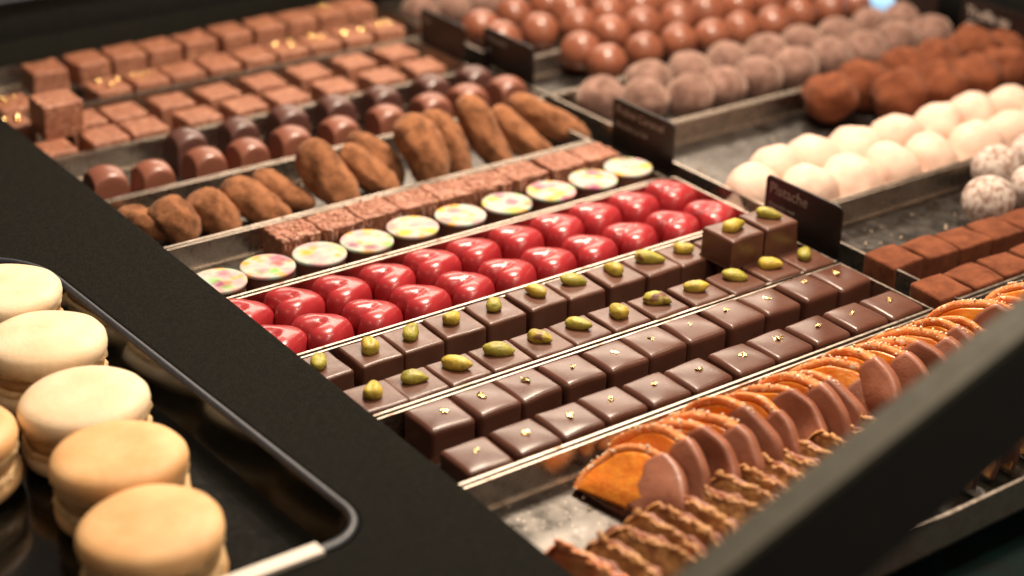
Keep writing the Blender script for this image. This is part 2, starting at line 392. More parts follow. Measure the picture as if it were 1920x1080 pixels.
# ---------------------------------------------------------------- trays
RIM = .72
def tray(label, x0, x1, y0, y1, wm='steel', crumbs=0, group='steel trays set edge to edge', rim=RIM):
    g = .045; T = .05
    t = thing('steel_tray', label, 'tray', ((x0+x1)/2, (y0+y1)/2, 0), group=group)
    hx, hy = (x1-x0)/2-g, (y1-y0)/2-g
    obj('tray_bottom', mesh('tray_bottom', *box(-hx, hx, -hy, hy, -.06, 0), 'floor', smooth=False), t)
    for s in (-1, 1):
        y = s*(hy-T/2)
        wl = obj('long_wall', mesh('long_wall', *box(-hx, hx, y-T/2, y+T/2, .002, rim-.03), wm, smooth=False), t)
        e = .058 if s < 0 else .045
        obj('rim', mesh('rim', *box(-hx-.01, hx+.01, y-e/2-.006, y+e/2+.006, rim-.03, rim+.012), 'rim', smooth=False), wl)
        x = s*(hx-T/2)
        ew = obj('end_wall', mesh('end_wall', *box(x-T/2, x+T/2, -hy+T+.002, hy-T-.002, .002, rim-.03), wm, smooth=False), t)
        obj('rim', mesh('rim_e', *box(x-e/2-.006, x+e/2+.006, -hy+T+.014, hy-T-.014, rim-.03, rim+.009), 'rim', smooth=False), ew)
    # folded seam at the foot of the far wall
    obj('seam', mesh('seam', *box(-hx+T, hx-T, hy-T-.07, hy-T-.002, .003, .05), 'rim', smooth=False), t)
    if crumbs:
        ps = []
        for _ in range(crumbs):
            cx = jr(hx*.9); cy = jr(hy*.85); r = rnd.uniform(.015, .045)
            v, f = ball(r, r, r, nu=5, nv=4); ps.append(([(a+cx, b+cy, c+r*.8) for a, b, c in v], f))
        o = obj('crumbs', mesh('crumbs', *joinm(ps), 'crumb'), t); o['kind'] = 'stuff'
X0 = -3.2
ln = thing('black_liner', 'black mat strip inside the front tray under the case beam', 'liner')  # black sheet stands in for the shade under the beam
obj('mat', mesh('mat', *box(2.6, 25.7, -8.35, -6.75, .004, .05), 'gloss', smooth=False), ln)  # near part of the sheet that stands in for shade
obj('mat', mesh('mat2', *box(8.0, 25.7, -6.69, -4.7, .004, .05), 'gloss', smooth=False), ln)  # far part of the sheet that stands in for shade
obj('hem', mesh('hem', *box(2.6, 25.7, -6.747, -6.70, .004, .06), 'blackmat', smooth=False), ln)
tray('wide steel tray of candied orange slices and florentines nearest the front', -2.0, 26, -8.47, -2.46, crumbs=260)
tray('steel tray of dark squares with gold leaf', X0, 12.4, -2.44, .68)
tray('steel tray of pistachio topped dark squares', X0, 12.4, .70, 3.85)
tray('steel tray of glossy red hearts', X0, 12.62, 3.87, 7.19, wm='redsteel')
tray('steel tray of flower printed discs and crisp milk slabs', X0, 12.4, 7.21, 10.54, crumbs=30)
tray('steel tray of cocoa dusted oblong truffles', X0, 12.4, 10.56, 14.1, crumbs=60)
tray('steel tray of tall domed pralines', X0, 13.4, 14.12, 17.6)
tray('steel tray of plain milk squares behind the domes', X0, 13.2, 17.62, 21.35)
tray('steel tray of gold flecked milk squares along the back', X0, 14.2, 21.37, 25.9)
tray('steel tray of cocoa dusted squares and sugar dusted truffles at right', 13.2, 29.8, -2.44, 3.42, crumbs=160)
tray('steel tray of white domes and cocoa truffles at right', 13.2, 29.8, 3.44, 10.42, crumbs=60)
tray('steel tray of dusty truffles at upper right', 13.6, 29.8, 10.44, 14.3)
tray('steel tray of shiny round truffles behind the dusty ones', 13.6, 29.8, 14.32, 17.6)
tray('steel tray of heaped round truffles at the back', 14.3, 29.8, 17.62, 25.6)

# ================================================================ PRALINES
# --- pistachio kernels
def kernel(seed):
    def fn(v):
        g = math.exp(-(v.y/.05)**2)*.035*(1 if v.z > 0 else 0)*(1-abs(v.x)/.36)
        k = 1+.22*nz(v, 4, seed)+.08*nz(v, 11, seed+3)
        tap = 1-.22*(v.x/.3)
        r = Vector((v.x*k, v.y*k*tap, v.z*k*tap)); r.z -= g; return tuple(r)
    return ball(.30, .165, .15, fn, 26, 14)
KM = [mesh('kernel', *kernel(s), 'pist' if s % 2 else 'pistg') for s in range(6)]
# --- gold leaf crumple
def leaf(seed):
    r = random.Random(seed); V = []; F = []
    for k in range(r.randint(3, 5)):
        c = Vector((r.uniform(-.07, .07), r.uniform(-.05, .05), r.uniform(.0, .025))); n = r.randint(4, 6); a0 = r.random()*6
        o = len(V); V.append(tuple(c+Vector((0, 0, .045))))
        for i in range(n):
            a = a0+6.283*i/n; q = r.uniform(.03, .075)
            V.append((c.x+q*math.cos(a), c.y+q*math.sin(a), max(.0, c.z+r.uniform(-.01, .05))))
        for i in range(n): F.append((o, o+1+i, o+1+(i+1) % n))
    return V, F
LM = [mesh('leaf', *leaf(s+20), 'gold', smooth=False) for s in range(7)]
DC = [mesh('dark_cube', *rbox(1.10, 1.10, .78, .08, .012, s, .03, .035), 'dark') for s in range(4)]
# coating swells a little round the kernel
GC = [mesh('gold_cube', *rbox(1.12, 1.12, .78, .115, .03, s+10, .025, .03), 'dark2') for s in range(4)]
def pist_choc(i, x, y, label, z=0., big=0, nut=True, ang=None, rz=0, off=(0, 0), group='pistachio topped dark squares'):
    t = thing('pistachio_praline', label, 'chocolate', (x, y, z), (0, 0, rz), group)
    obj('coating', DC[i % 4], t, rot=(0, 0, (i % 4)*math.pi/2 if True else 0))
    if nut:
        a = ang if ang is not None else rnd.uniform(-.9, .9)
        obj('pistachio', KM[i % 6], t, (off[0], off[1], .77+.115), (jr(.15), jr(.15), a), rnd.uniform(1.0, 1.2))
# nut angles: 0 = along +X; kernel lying across the picture ~ -0.63+... ; pointing up ~ 0.9
P1 = [(-1.01,3.12),(.27,3.12),(1.38,3.15),(2.52,3.2),(3.72,3.24),(4.92,3.26),(6.03,3.2),(7.22,3.18),(8.37,3.16),(9.43,3.12)]
a1 = [1.0, 1.2, .9, .6, .9, 1.9, -.5, 1.6, -.7, -.9]
for i, (x, y) in enumerate(P1):
    pist_choc(i, x, y, f'pistachio square, {nth(i+1, 12)} in the back row of its tray', ang=a1[i], rz=jr(.03), off=(.02, .08))
for i, x in ((10, 10.58), (11, 11.72)):
    pist_choc(i, x, 3.0, f'dark square {"under the stacked pair" if i == 10 else "beside the card, behind the stacked pair"} in the pistachio tray', nut=False)
P2 = [(-.70,1.40),(.33,1.38),(1.42,1.37),(2.54,1.38),(3.64,1.36),(4.76,1.37),(5.91,1.38),(7.07,1.35),(8.27,1.33),(9.46,1.27),(10.63,1.29),(11.76,1.25)]
a2 = [.9, -.4, -1.0, -.5, -1.0, -1.0, 1.3, -.8, -.6, -.75, -.8, .8]
for i, (x, y) in enumerate(P2):
    pist_choc(i+3, x, y, f'pistachio square, {nth(i+1, 12)} in the front row of its tray', ang=a2[i], rz=jr(.03), off=(0, .05))
pist_choc(1, 10.22, 2.28, 'left one of two pistachio squares stacked on top of the others', z=.775, ang=.0, rz=.02, group='stacked pistachio squares')
pist_choc(2, 11.44, 2.32, 'right one of two pistachio squares stacked beside the black card', z=.775, ang=-.9, rz=-.02, group='stacked pistachio squares')
# --- gold leaf squares
G1 = [(.01,0),(1.18,0),(2.28,.01),(3.47,-.01),(4.65,-.03),(5.8,.03),(6.97,.03),(8.22,.05),(9.36,.03),(10.62,.06),(11.75,.02)]
G2 = [(-.25,-1.72),(.97,-1.68),(2.14,-1.64),(3.3,-1.6),(4.46,-1.66),(5.62,-1.68),(6.9,-1.67),(8.07,-1.65),(9.28,-1.65),(10.5,-1.67),(11.68,-1.70)]
for row, lst in (('back', G1), ('front', G2)):
    for i, (x, y) in enumerate(lst):
        if row == 'front': x += 0
        t = thing('gold_leaf_praline', f'gold leaf dark square, {nth(i+1, 11)} in the {row} row', 'chocolate', (x, y, 0), (0, 0, jr(.03)), 'dark squares with gold leaf')
        obj('coating', GC[i % 4], t, rot=(0, 0, (i//2 % 4)*math.pi/2))
        obj('gold_leaf', LM[(i*3+(row == 'back')) % 7], t, (jr(.08), .08+jr(.08), .802), (0, 0, jr(3)), rnd.uniform(.8, 1.25))
# --- red hearts
def heart(seed):
    circ = []
    for k in range(13):
        t = k/12
        for s in (-1, 1): circ.append((-.22+.54*t, s*(.325*(1-t)), .345*(1-t)+.36*t))
    def rr(th):
        c, s_ = math.cos(th), math.sin(th); best = 0
        for cx, cy, r in circ:
            b = cx*c+cy*s_; q = b*b-(cx*cx+cy*cy-r*r)
            if q > 0: best = max(best, b+math.sqrt(q))
        return best
    nu, nv = 56, 16; rad = [rr(2*math.pi*i/nu) for i in range(nu)]
    rad = [(rad[i-1]+2*rad[i]+rad[(i+1) % nu])/4 for i in range(nu)]
    H = .86; V = []; F = []
    prof = [(1.0, 0), (1.02, .10), (1.02, .28), (1.0, .46), (.965, .64), (.90, .79), (.80, .90), (.66, .965), (.48, .99), (.30, 1.0), (.14, 1.0)]
    for k, (g, z) in enumerate(prof):
        for i in range(nu):
            th = 2*math.pi*i/nu; r = rad[i]*g
            x, y = 1.06*r*math.cos(th), 1.06*r*math.sin(th)
            # groove running over the top from the cleft, crown tilting down to the point
            zz = z*H*(1-.10*max(0, x)/.6)
            if z > .2: zz -= .15*math.exp(-(y/.14)**2)*max(0, min(1, (.10-x)/.42))*(z**2)
            V.append((x, y, zz))
    n = len(prof)
    for k in range(n-1):
        for i in range(nu):
            a = k*nu+i; b = k*nu+(i+1) % nu; F.append((a, b, b+nu, a+nu))
    V.append((0, 0, H*.985-.06)); F += [((n-1)*nu+i, (n-1)*nu+(i+1) % nu, len(V)-1) for i in range(nu)]
    F.append(tuple(range(nu))[::-1])
    return V, F
HM = mesh('heart', *heart(0), 'red')
Rb = [(-1.15,6.42),(.12,6.28),(1.40,6.26),(2.72,6.25),(4.03,6.28),(5.32,6.32),(6.63,6.33),(7.95,6.33),(9.25,6.38),(10.58,6.40),(11.86,6.42)]
Rf = [(-1.10,4.85),(.05,4.80),(1.36,4.78),(2.70,4.76),(3.96,4.78),(5.27,4.80),(6.54,4.83),(7.84,4.83),(9.20,4.84),(10.55,4.80),(11.90,4.84)]
for row, lst in (('back', Rb), ('front', Rf)):
    for i, (x, y) in enumerate(lst):
        thing('red_heart', f'glossy red heart chocolate, {nth(i+1, 11)} in the {row} row', 'chocolate', (x, y, 0), (jr(.045), jr(.045), jr(.12)), 'glossy red hearts', HM, rnd.uniform(1.04, 1.09))
# --- flower discs
BD = mesh('disc_body', *lathe([(.57, 0), (.60, .02), (.615, .30), (.63, .64), (.625, .66)], 40, lambda v: v+Vector((nz(v, 2, 1)*.02, nz(v, 2, 4)*.02, 0))), 'bodyc', angle=50)
TD = mesh('disc_top', *lathe([(.64, .655), (.672, .665), (.68, .70), (.675, .735), (.655, .75), (.60, .753), (.3, .756)], 48), 'flower', angle=60)
Fd = [(-.84,8.22),(.51,8.28),(1.92,8.22),(3.29,8.22),(4.71,8.3),(6.16,8.25),(7.64,8.22),(9.12,8.24),(10.58,8.26),(11.95,8.42)]
for i, (x, y) in enumerate(Fd):
    t = thing('flower_disc', f'round chocolate with pastel flower print, {nth(i+1, 10)} in its row', 'chocolate', (x, y, 0), (0, 0, 0), 'flower printed discs')
    obj('chocolate_body', BD, t); obj('printed_top', TD, t, rot=(0, 0, jr(3)))
# --- crisp slabs
def crisp(seed):
    r = random.Random(seed); V, F = rbox(1.17, 1.05, .74, .05, .0, seed, .04, 0, mid=4)
    ps = [(V, F)]
    for _ in range(95):
        x, y = r.uniform(-.55, .55), r.uniform(-.49, .49); q = r.uniform(.035, .075)
        v, f = ball(q*r.uniform(1, 1.7), q, q*.75, nu=8, nv=6); a = r.random()*3
        v = [(x+p[0]*math.cos(a)-p[1]*math.sin(a), y+p[0]*math.sin(a)+p[1]*math.cos(a), .735+p[2]) for p in v]; ps.append((v, f))
    for _ in range(30):
        x = r.uniform(-.56, .56); q = r.uniform(.03, .06); v, f = ball(q, q, q, nu=7, nv=5)
        ps.append(([(x+p[0], -.515+p[1]*.6, r.uniform(.1, .7)+p[2]) for p in v], f))
    return joinm(ps)
CR = [mesh('crisp', *crisp(s), 'slab') for s in range(5)]
for i, x in enumerate([2.05, 3.26, 4.46, 5.66, 6.86, 8.06, 9.26, 10.6, 11.82]):
    thing('crisp_slab', f'bumpy crisp milk square, {nth(i+1, 9)} behind the flower discs', 'chocolate', (x, 9.86+jr(.05), 0), (0, 0, jr(.03)), 'bumpy crisp chocolate squares', CR[i % 5])
# --- cocoa dusted oblong truffles
def oblong(seed, L, Wd):
    r = random.Random(seed); b = r.uniform(-.25, .25)
    def fn(v):
        k = 1+.20*nz(v, 1.6, seed)+.10*nz(v, 4, seed+2)+.035*nz(v, 11, seed+4)
        t = v.x/L; tap = 1-.16*t
        return (v.x*(1+.06*nz(v, 2, seed)), v.y*k*tap+b*t*t*.5, v.z*k*tap+.08*math.sin(t*3+seed))
    return ball(L, Wd, Wd*.92, fn, 36, 28)
# turn the ball so that its poles lie along the length
def oblong_l(seed, L, Wd):
    V, F = oblong(seed, 1, 1)
    def fn(v):
        p = Vector((v.z, v.x, v.y)); k = 1+.16*nz(p, 1.4, seed)+.13*nz(p, 3.4, seed+2)+.07*nz(p, 8, seed+4)
        t = p.x; prof = (1-abs(t)**2.6)**.5 / max(1e-6, (1-t*t)**.5) if abs(t) < .999 else 1
        return (t*L, p.y*Wd*k*prof*(1-.15*t), p.z*Wd*.9*k*prof*(1-.15*t)+.10*math.sin(t*2.4+seed))
    return ball(1, 1, 1, fn, 34, 26)
OS = 1.1
specs = [  # x, y, z, heading(deg in XY of the long axis), rise(deg), half length, half width
 (-.65,12.9,.42,-62,14,.75,.38,'sliver at the left, half hidden by the divider bar'),
 (.02,12.4,.50,-78,32,.70,.52,'short rounded one, leftmost fully seen'),
 (1.10,12.35,.46,-70,16,.78,.50,'second oval one from the left, lying on the tray'),
 (2.35,12.3,.46,-58,12,1.02,.46,'long one lying on the tray, third from the left'),
 (3.42,12.75,.44,-62,12,.92,.40,'low one half hidden behind the long lying one'),
 (4.50,12.15,.82,-72,42,1.08,.56,'big lump leaning in front of the rim, the first tall one'),
 (5.72,12.0,.72,-66,38,.98,.44,'slimmer one to the right of the big lump'),
 (6.50,12.9,.70,-62,38,.95,.38,'narrow one set back behind its neighbours'),
 (7.46,12.0,.92,-82,52,1.12,.56,'upright egg shaped one in the middle'),
 (8.42,12.2,.88,-66,46,1.08,.46,'one leaning against the upright egg shaped piece'),
 (9.72,12.2,.95,-66,44,1.18,.48,'tall slanting one with rounded top'),
 (10.85,12.0,.75,-56,34,1.04,.46,'second from the right, pointed towards the slabs'),
 (12.15,12.35,.82,-40,30,1.25,.48,'wide knobbly one at the right end')]
for i, (x, y, z, hd, rise, L, Wd, lab) in enumerate(specs):
    me = mesh('oblong', *oblong_l(i, L*OS, Wd*1.13), 'cocoa')
    o = thing('cocoa_truffle', 'cocoa dusted oblong truffle, '+lab, 'truffle', (x, y, z), (0, 0, 0), 'cocoa dusted oblong truffles', me)
    o.rotation_euler = Euler((jr(.6), R_(rise), R_(hd)), 'XYZ')
# --- tall domed pralines: arched flat faces, rounded ridge
def domep(seed):
    nu, nv = 96, 40; V = []; F = []; H = 1.16
    for j in range(nv+1):
        t = j/nv; z = H*(math.sin(t*math.pi/2)**.9)
        w_ = (max(0, 1-(z/H)**2.4))**.5*.83 if j < nv else 0.0
        for i in range(nu):
            a = 2*math.pi*(i+.5)/nu; x, y = w_*math.cos(a), w_*math.sin(a)
            lim = .52-.10*(z/H)
            def soft(v):
                q = abs(v); q = q if q < lim-.04 else lim-.04+.04*(1-math.exp(-(q-lim+.04)/.04)); return math.copysign(q, v)
            V.append((soft(x), soft(y), z))
    for j in range(nv):
        for i in range(nu):
            a = j*nu+i; b = j*nu+(i+1) % nu; F.append((a, b, b+nu, a+nu))
    F.append(tuple(range(nu))[::-1])
    return V, F
DM, DM2 = mesh('domep', *domep(1), 'dome'), mesh('domep_dark', *domep(1), 'domed')
for row, lst, me in (('back', [(2.46,16.72),(4.14,16.75),(5.78,16.75),(7.42,16.8),(9.06,16.8),(10.9,16.85),(12.5,16.8)], DM2),
                     ('front', [(-.62,15.25),(.66,15.05),(2.24,15.1),(3.57,15.1),(5.0,15.15),(6.62,15.2),(8.26,15.25),(9.92,15.35),(11.3,15.4),(12.75,15.35)], DM)):
    for i, (x, y) in enumerate(lst):
        thing('domed_praline', f'{"dark" if row=="back" else "milk"} arched domed praline, {nth(i+1, len(lst))} in the {row} row', 'chocolate', (x, y, 0), (0, 0, jr(.08)), 'tall domed pralines', me, rnd.uniform(1.0, 1.06))
# --- plain milk squares
SQ = [mesh('milk_square', *rbox(1.16, 1.16, .72, .09, .0, s+30, .03, 0), 'milkgrain') for s in range(4)]
rows = {'front': [(-.78,18.6),(.85,18.79),(2.13,18.82),(3.85,18.8),(5.44,18.86),(6.9,18.88),(8.6,18.85),(10.34,18.85),(12.0,18.95)],
        'back': [(.86,20.3),(2.14,20.3),(3.72,20.32),(5.27,20.34),(6.93,20.4),(8.61,20.5),(10.33,20.55),(12.0,20.65)]}
for row, lst in rows.items():
    for i, (x, y) in enumerate(lst):
        thing('milk_square', f'plain grainy milk square, {nth(i+1, len(lst))} in the {row} row', 'chocolate', (x, y, 0), (0, 0, jr(.05)), 'plain milk chocolate squares', SQ[i % 4])
thing('milk_square', 'tall milk chocolate block sitting on top of the squares at the far left', 'chocolate', (-.15, 19.62, .745), (0, 0, .0), None, mesh('tall_block', *rbox(1.22, 1.20, 1.02, .08, .0, 44, .03, 0), 'milkgrain'))
# --- gold flecked milk squares
NQ = [mesh('nut_square', *rbox(1.13, 1.22, .78, .09, .0, s+50, .05, 0), 'milkgrain') for s in range(4)]
rows = {'front': ([(-1.1,20.95),(-.45,22.5),(2.55,22.35),(3.9,22.45),(5.15,22.5),(6.47,22.6),(7.75,22.65),(9.02,22.7),(10.3,22.75),(11.6,22.8),(12.9,22.9)], {0,1,2,3,7,8,9,10}),
        'back': ([(1.40,24.5),(2.85,24.6),(4.1,24.6),(5.35,24.65),(6.66,24.7),(8.02,24.8),(9.34,24.85),(10.65,24.95),(11.9,25.0),(13.1,25.1)], {8})}
def blob(seed):
    r = random.Random(seed); ps = []
    for _ in range(3):
        x, y, q = r.uniform(-.34, .34), r.uniform(-.34, .34), r.uniform(.08, .13)
        v, f = ball(q, q, q*.7, nu=8, nv=6); ps.append(([(p[0]+x, p[1]+y, p[2]+.03) for p in v], f))
    return joinm(ps)
BM = [mesh('goldblob', *blob(s), 'gold', smooth=False) for s in range(5)]
for row, (lst, golds) in rows.items():
    for i, (x, y) in enumerate(lst):
        g = i in golds
        t = thing('nutty_square', f'back tray milk square {"with gold flakes" if g else "with rough top"}, {nth(i+1, len(lst))} in the {row} row', 'chocolate', (x, y, .05 if row == 'front' else .25), (0, 0, jr(.05)), 'milk squares along the back')
        obj('block', NQ[i % 4], t)
        if g: obj('gold_flakes', BM[i % 5], t, (0, 0, .79), (0, 0, jr(1)))
# --- round truffles, heaped
def lump(seed, k1=.05, k2=.03, f=1.6):
    return lambda v: tuple(v*(1+k1*nz(v, f, seed)+k2*nz(v, 5, seed+2)))
RB = [mesh('round_truffle', *ball(.665, .665, .65, lump(s, .07, .01)), 'ball') for s in range(3)]
Hs = [(17.13,17.2,.72),(17.15,15.85,.68),(18.98,16.15,.68),(20.62,16.3,.68),(21.95,16.05,.68),(23.35,16.15,.68),(24.78,16.0,.68),(26.4,16.3,.68),(27.83,16.2,.68),(29.1,16.2,.68),
 (18.62,17.5,1.0),(20.1,17.6,1.0),(21.5,17.4,1.0),(22.95,17.5,1.0),(24.45,17.5,1.0),(25.9,17.5,1.0),(27.3,17.6,1.0),(28.7,17.5,1.0),
 (17.3,19.7,.70),(15.85,21.2,.70),(15.6,19.6,.70),(17.69,21.8,.70),(18.25,18.8,1.0),(19.66,18.95,1.1),(21.1,18.9,1.1),(22.6,18.9,1.1),(24.1,18.9,1.1),(25.6,18.9,1.1),(27.1,18.9,1.1),(28.6,18.9,1.1),
 (19.1,20.4,.9),(20.55,20.3,1.1),(22.0,20.4,1.15),(23.5,20.3,1.1),(25.0,20.4,1.1),(19.16,21.8,.8),(20.6,21.8,1.0),(22.1,21.8,1.1)]
Hs.sort(key=lambda p: (p[1], p[0]))
for i, (x, y, z) in enumerate(Hs):
    if y < 16.7: rl, mem = 'front row of the shiny heap', [p for p in Hs if p[1] < 16.7]
    elif y < 18.2: rl, mem = 'second row of the shiny heap', [p for p in Hs if 16.7 <= p[1] < 18.2]
    elif y < 19.85: rl, mem = 'third row of the shiny heap', [p for p in Hs if 18.2 <= p[1] < 19.85]
    elif y < 21: rl, mem = 'fourth row of the shiny heap', [p for p in Hs if 19.85 <= p[1] < 21]
    else: rl, mem = 'hindmost row of the shiny heap', [p for p in Hs if p[1] >= 21]
    k = sorted(p[0] for p in mem).index(x)+1
    thing('round_truffle', f'shiny round truffle, {nth(k, len(mem))} in the {rl}', 'truffle', (x, y, z), (jr(1), jr(1), jr(3)), 'shiny round truffles', RB[i % 3], rnd.uniform(.97, 1.04))
PB = mesh('pink_truffle', *ball(.66, .66, .62, lump(9)), 'dusty')
for i, (x, y) in enumerate([(16.3,23.6),(17.6,23.5),(15.1,23.9)]):
    thing('dusty_truffle', f'pale dusted truffle, {nth(i+1 if i < 2 else 1, 9) if False else ["middle", "right", "left"][i]} of three behind the black cards', 'truffle', (x, y, .7), (0, 0, jr(3)), 'pale truffles at the back', PB)
# --- dusty truffles
TB = [mesh('dusty_truffle', *ball(.79, .79, .74, lump(s+3, .10, .05)), 'dusty') for s in range(4)]
for row, lst in (('front', [(14.75,13.15),(15.85,12.35),(17.12,11.75),(18.62,11.85),(20.17,11.88),(21.86,11.95),(23.5,12.0),(25.1,11.94),(26.8,12.05),(28.45,11.99)]),
                 ('back', [(17.0,13.55),(18.67,13.5),(20.3,13.5),(22.1,13.55),(23.8,13.6),(25.45,13.55),(27.2,13.65),(28.78,13.6)])):
    for i, (x, y) in enumerate(lst):
        thing('dusty_truffle', f'round grey dusted truffle, {nth(i+1, len(lst))} in the {row} dusty row', 'truffle', (x, y, .74), (0, 0, jr(3)), 'grey dusted truffles', TB[i % 4], rnd.uniform(.94, 1.02))
# --- cocoa truffles
CB = [mesh('cocoa_ball', *ball(.86, .86, .80, lump(s+8, .26, .12)), 'cocoa2') for s in range(4)]
for row, lst in (('front', [(20.8,9.3),(22.74,8.2),(24.3,8.0),(25.95,7.95),(27.61,8.0)]), ('back', [(22.6,9.62),(24.4,9.6),(26.0,9.6),(27.6,9.5),(29.0,9.3)])):
    for i, (x, y) in enumerate(lst):
        thing('cocoa_truffle', f'lumpy round cocoa truffle, {nth(i+1, 5)} in the {row} row', 'truffle', (x, y, .8 if not (row == 'back' and i == 3) else 1.05), (0, 0, jr(3)), 'round cocoa truffles', CB[i % 4])
# --- white domes with a small skirt
def wdome(seed):
    pr = [(.88, 0), (.98, .04), (.99, .14), (.90, .22), (.85, .34), (.82, .52), (.75, .74), (.63, .94), (.46, 1.09), (.26, 1.17), (.08, 1.19)]
    return lathe(pr, 36, lambda v: v*(1+.16*nz(v, 1.0, seed)+.05*nz(v, 2.6, seed+4)))
WD = [mesh('white_dome', *wdome(s), 'white') for s in range(4)]
for row, lst in (('back', [(15.62,6.35),(17.1,6.3),(18.7,6.25),(20.4,6.2),(22.2,6.2),(23.95,6.25),(25.6,6.1)]), ('front', [(13.95,5.45),(15.38,4.75),(16.85,4.55),(18.4,4.47),(20.1,4.48),(21.9,4.47),(23.65,4.5),(25.4,4.5)])):
    for i, (x, y) in enumerate(lst):
        thing('white_dome', f'creamy white dome, {nth(i+1, len(lst))} in the {row} row', 'chocolate', (x, y, 0), (jr(.12), jr(.12), jr(3)), 'creamy white domes', WD[i % 4], rnd.uniform(.98, 1.05))
thing('white_dome', 'creamy white dome at the left corner, set behind the others beside the red tray', 'chocolate', (14.0, 6.5+.55, 0), (.05, -.1, 1), 'creamy white domes', WD[1], .95) if False else None
# --- icing sugar truffles
SB = [mesh('sugar_truffle', *ball(.72, .72, .66, lump(s+13, .08, .05)), 'snow') for s in range(2)]
for x, y, lab in ((18.56,1.15,'front left of the group'), (20.55,2.55,'behind the front left one'), (20.4,1.05,'at the picture edge beside the front left one'), (22.3,2.6,'farthest back at the picture edge')):
    thing('sugar_truffle', 'white sugar dusted truffle, '+lab, 'truffle', (x, y, .75), (0, 0, jr(3)), 'icing sugar truffles', SB[int(x) % 2])
# --- cocoa squares
CQ = [mesh('cocoa_square', *rbox(1.08, 1.05, .78, .07, .02, s+70, .04, 0), 'cocoa2') for s in range(3)]
for row, lst in (('back', [(13.72,.12),(14.92,.02),(16.08,-.06),(17.22,-.14),(18.36,-.2),(19.5,-.25)]), ('front', [(13.12+.25,-1.72),(14.55,-1.72),(15.78,-1.72),(17.0,-1.74)])):
    for i, (x, y) in enumerate(lst):
        thing('cocoa_square', f'square truffle dusted in cocoa, {nth(i+1, len(lst))} in the {row} row at right', 'truffle', (x, y, 0), (0, 0, jr(.06)-.03), 'cocoa dusted squares', CQ[i % 3])
# --- candied orange slices
def arc(r, a0, a1, n, wob=0, seed=0):
    return [((r*(1+wob*nz((math.cos(a), math.sin(a), 0), 2.5, seed)))*math.cos(a), (r*(1+wob*nz((math.cos(a), math.sin(a), 0), 2.5, seed)))*math.sin(a)) for a in [a0+(a1-a0)*i/n for i in range(n+1)]]
def warp(seed):
    def f(v): return Vector((v.x+.22*nz((0, v.y, v.z), .9, seed)+.12*math.sin(v.y*1.3+seed), v.y, v.z))
    return f
def slice_parts(seed, cut):
    r = random.Random(seed); Rr = 1.34; k = .06
    # +Y side (left in the picture) is bare fruit, -Y side is dipped; cut = y where the chocolate begins
    T = .25; sec = []
    for q in range(12):
        a = 2*math.pi*q/12; sec.append((.5*T*math.copysign(abs(math.cos(a))**.55, math.cos(a)), (.935+.065*math.copysign(abs(math.sin(a))**.55, math.sin(a)))))
    V = []; F = []; NA = 36
    for i in range(NA+1):
        a = math.pi*i/NA; rr_ = Rr*(1+k*nz((math.cos(a), math.sin(a), 0), 2.5, seed))
        for sx, sr in sec: V.append(tuple(warp(seed)(Vector((sx, rr_*sr*math.cos(a), rr_*sr*math.sin(a))))))
    for i in range(NA):
        for q in range(12):
            a = i*12+q; b = i*12+(q+1) % 12; F.append((a, a+12, b+12, b))
    F.append(tuple(range(12))); F.append(tuple(NA*12+q for q in range(12))[::-1])
    peel = (V, F)
    flesh = slabm(arc(Rr*.87, 0.01, math.pi-.01, 30, k, seed), .25, .04, 2, warp(seed), True)
    a0 = math.acos(max(-1, min(1, cut/Rr)))
    def chaikin(pts):
        out = []
        for i in range(len(pts)):
            a, b = pts[i], pts[(i+1) % len(pts)]
            out += [(a[0]*.75+b[0]*.25, a[1]*.75+b[1]*.25), (a[0]*.25+b[0]*.75, a[1]*.25+b[1]*.75)]
        return out
    outer = arc(Rr*1.035, a0, math.pi+.015, 24, k, seed)
    edge = []
    p0 = (cut+.1, -.02); p1 = outer[0]
    for i in range(1, 8):
        t = i/8; edge.append((p0[0]+(p1[0]-p0[0])*t+.09*math.sin(t*9+seed)+.05*math.sin(t*21+seed), p0[1]+(p1[1]-p0[1])*t))
    pl = outer[3::2]+[(-Rr*1.035, -.04), p0]+edge[1:-1:2]
    choc = slabm(chaikin(chaikin(pl)), .31, .10, 4, warp(seed), True)
    return peel, flesh, choc
SL = []; Rr_ = 1.34
for s in range(6):
    cut = [-.02, -.12, .18, -.2, .08, -.3][s]
    pe, fl, ch = slice_parts(s, cut)
    rr_ = random.Random(s+90); cr = []
    for _ in range(55):
        a = rr_.uniform(.1, math.pi*.62); q = rr_.uniform(.012, .035); rad = Rr_*rr_.uniform(.86, 1.0) if rr_.random() < .3 else Rr_*1.0
        v, f = ball(q*1.3, q, q, nu=5, nv=4); x0 = rr_.uniform(-.13, .13)
        cr.append(([(p[0]+x0, p[1]+rad*math.cos(a), p[2]+rad*math.sin(a)) for p in v], f))
    cr = joinm(cr); wp = warp(s); SG = mesh('sugar', [tuple(wp(Vector(v))) for v in cr[0]], cr[1], 'sugar')
    SL.append((mesh('peel', *pe, 'peel', angle=60), mesh('flesh', *fl, 'flesh', angle=60), mesh('choc', *ch, 'coat', angle=60), SG))
def orange(x, y, z, rz, lean, k, label, sc=1.):
    t = thing('candied_orange_slice', label, 'candied orange', (x, y, z), (0, 0, 0), 'chocolate dipped orange slices', None, sc)
    t.rotation_euler = Euler((jr(.04), lean, rz), 'XYZ')
    a, b, c, sg = SL[k]
    pe_ = obj('peel', a, t); obj('flesh', b, t); obj('chocolate_coating', c, t)
    o = obj('sugar_crystals', sg, pe_); o['kind'] = 'stuff'
n = 20; x = 1.55
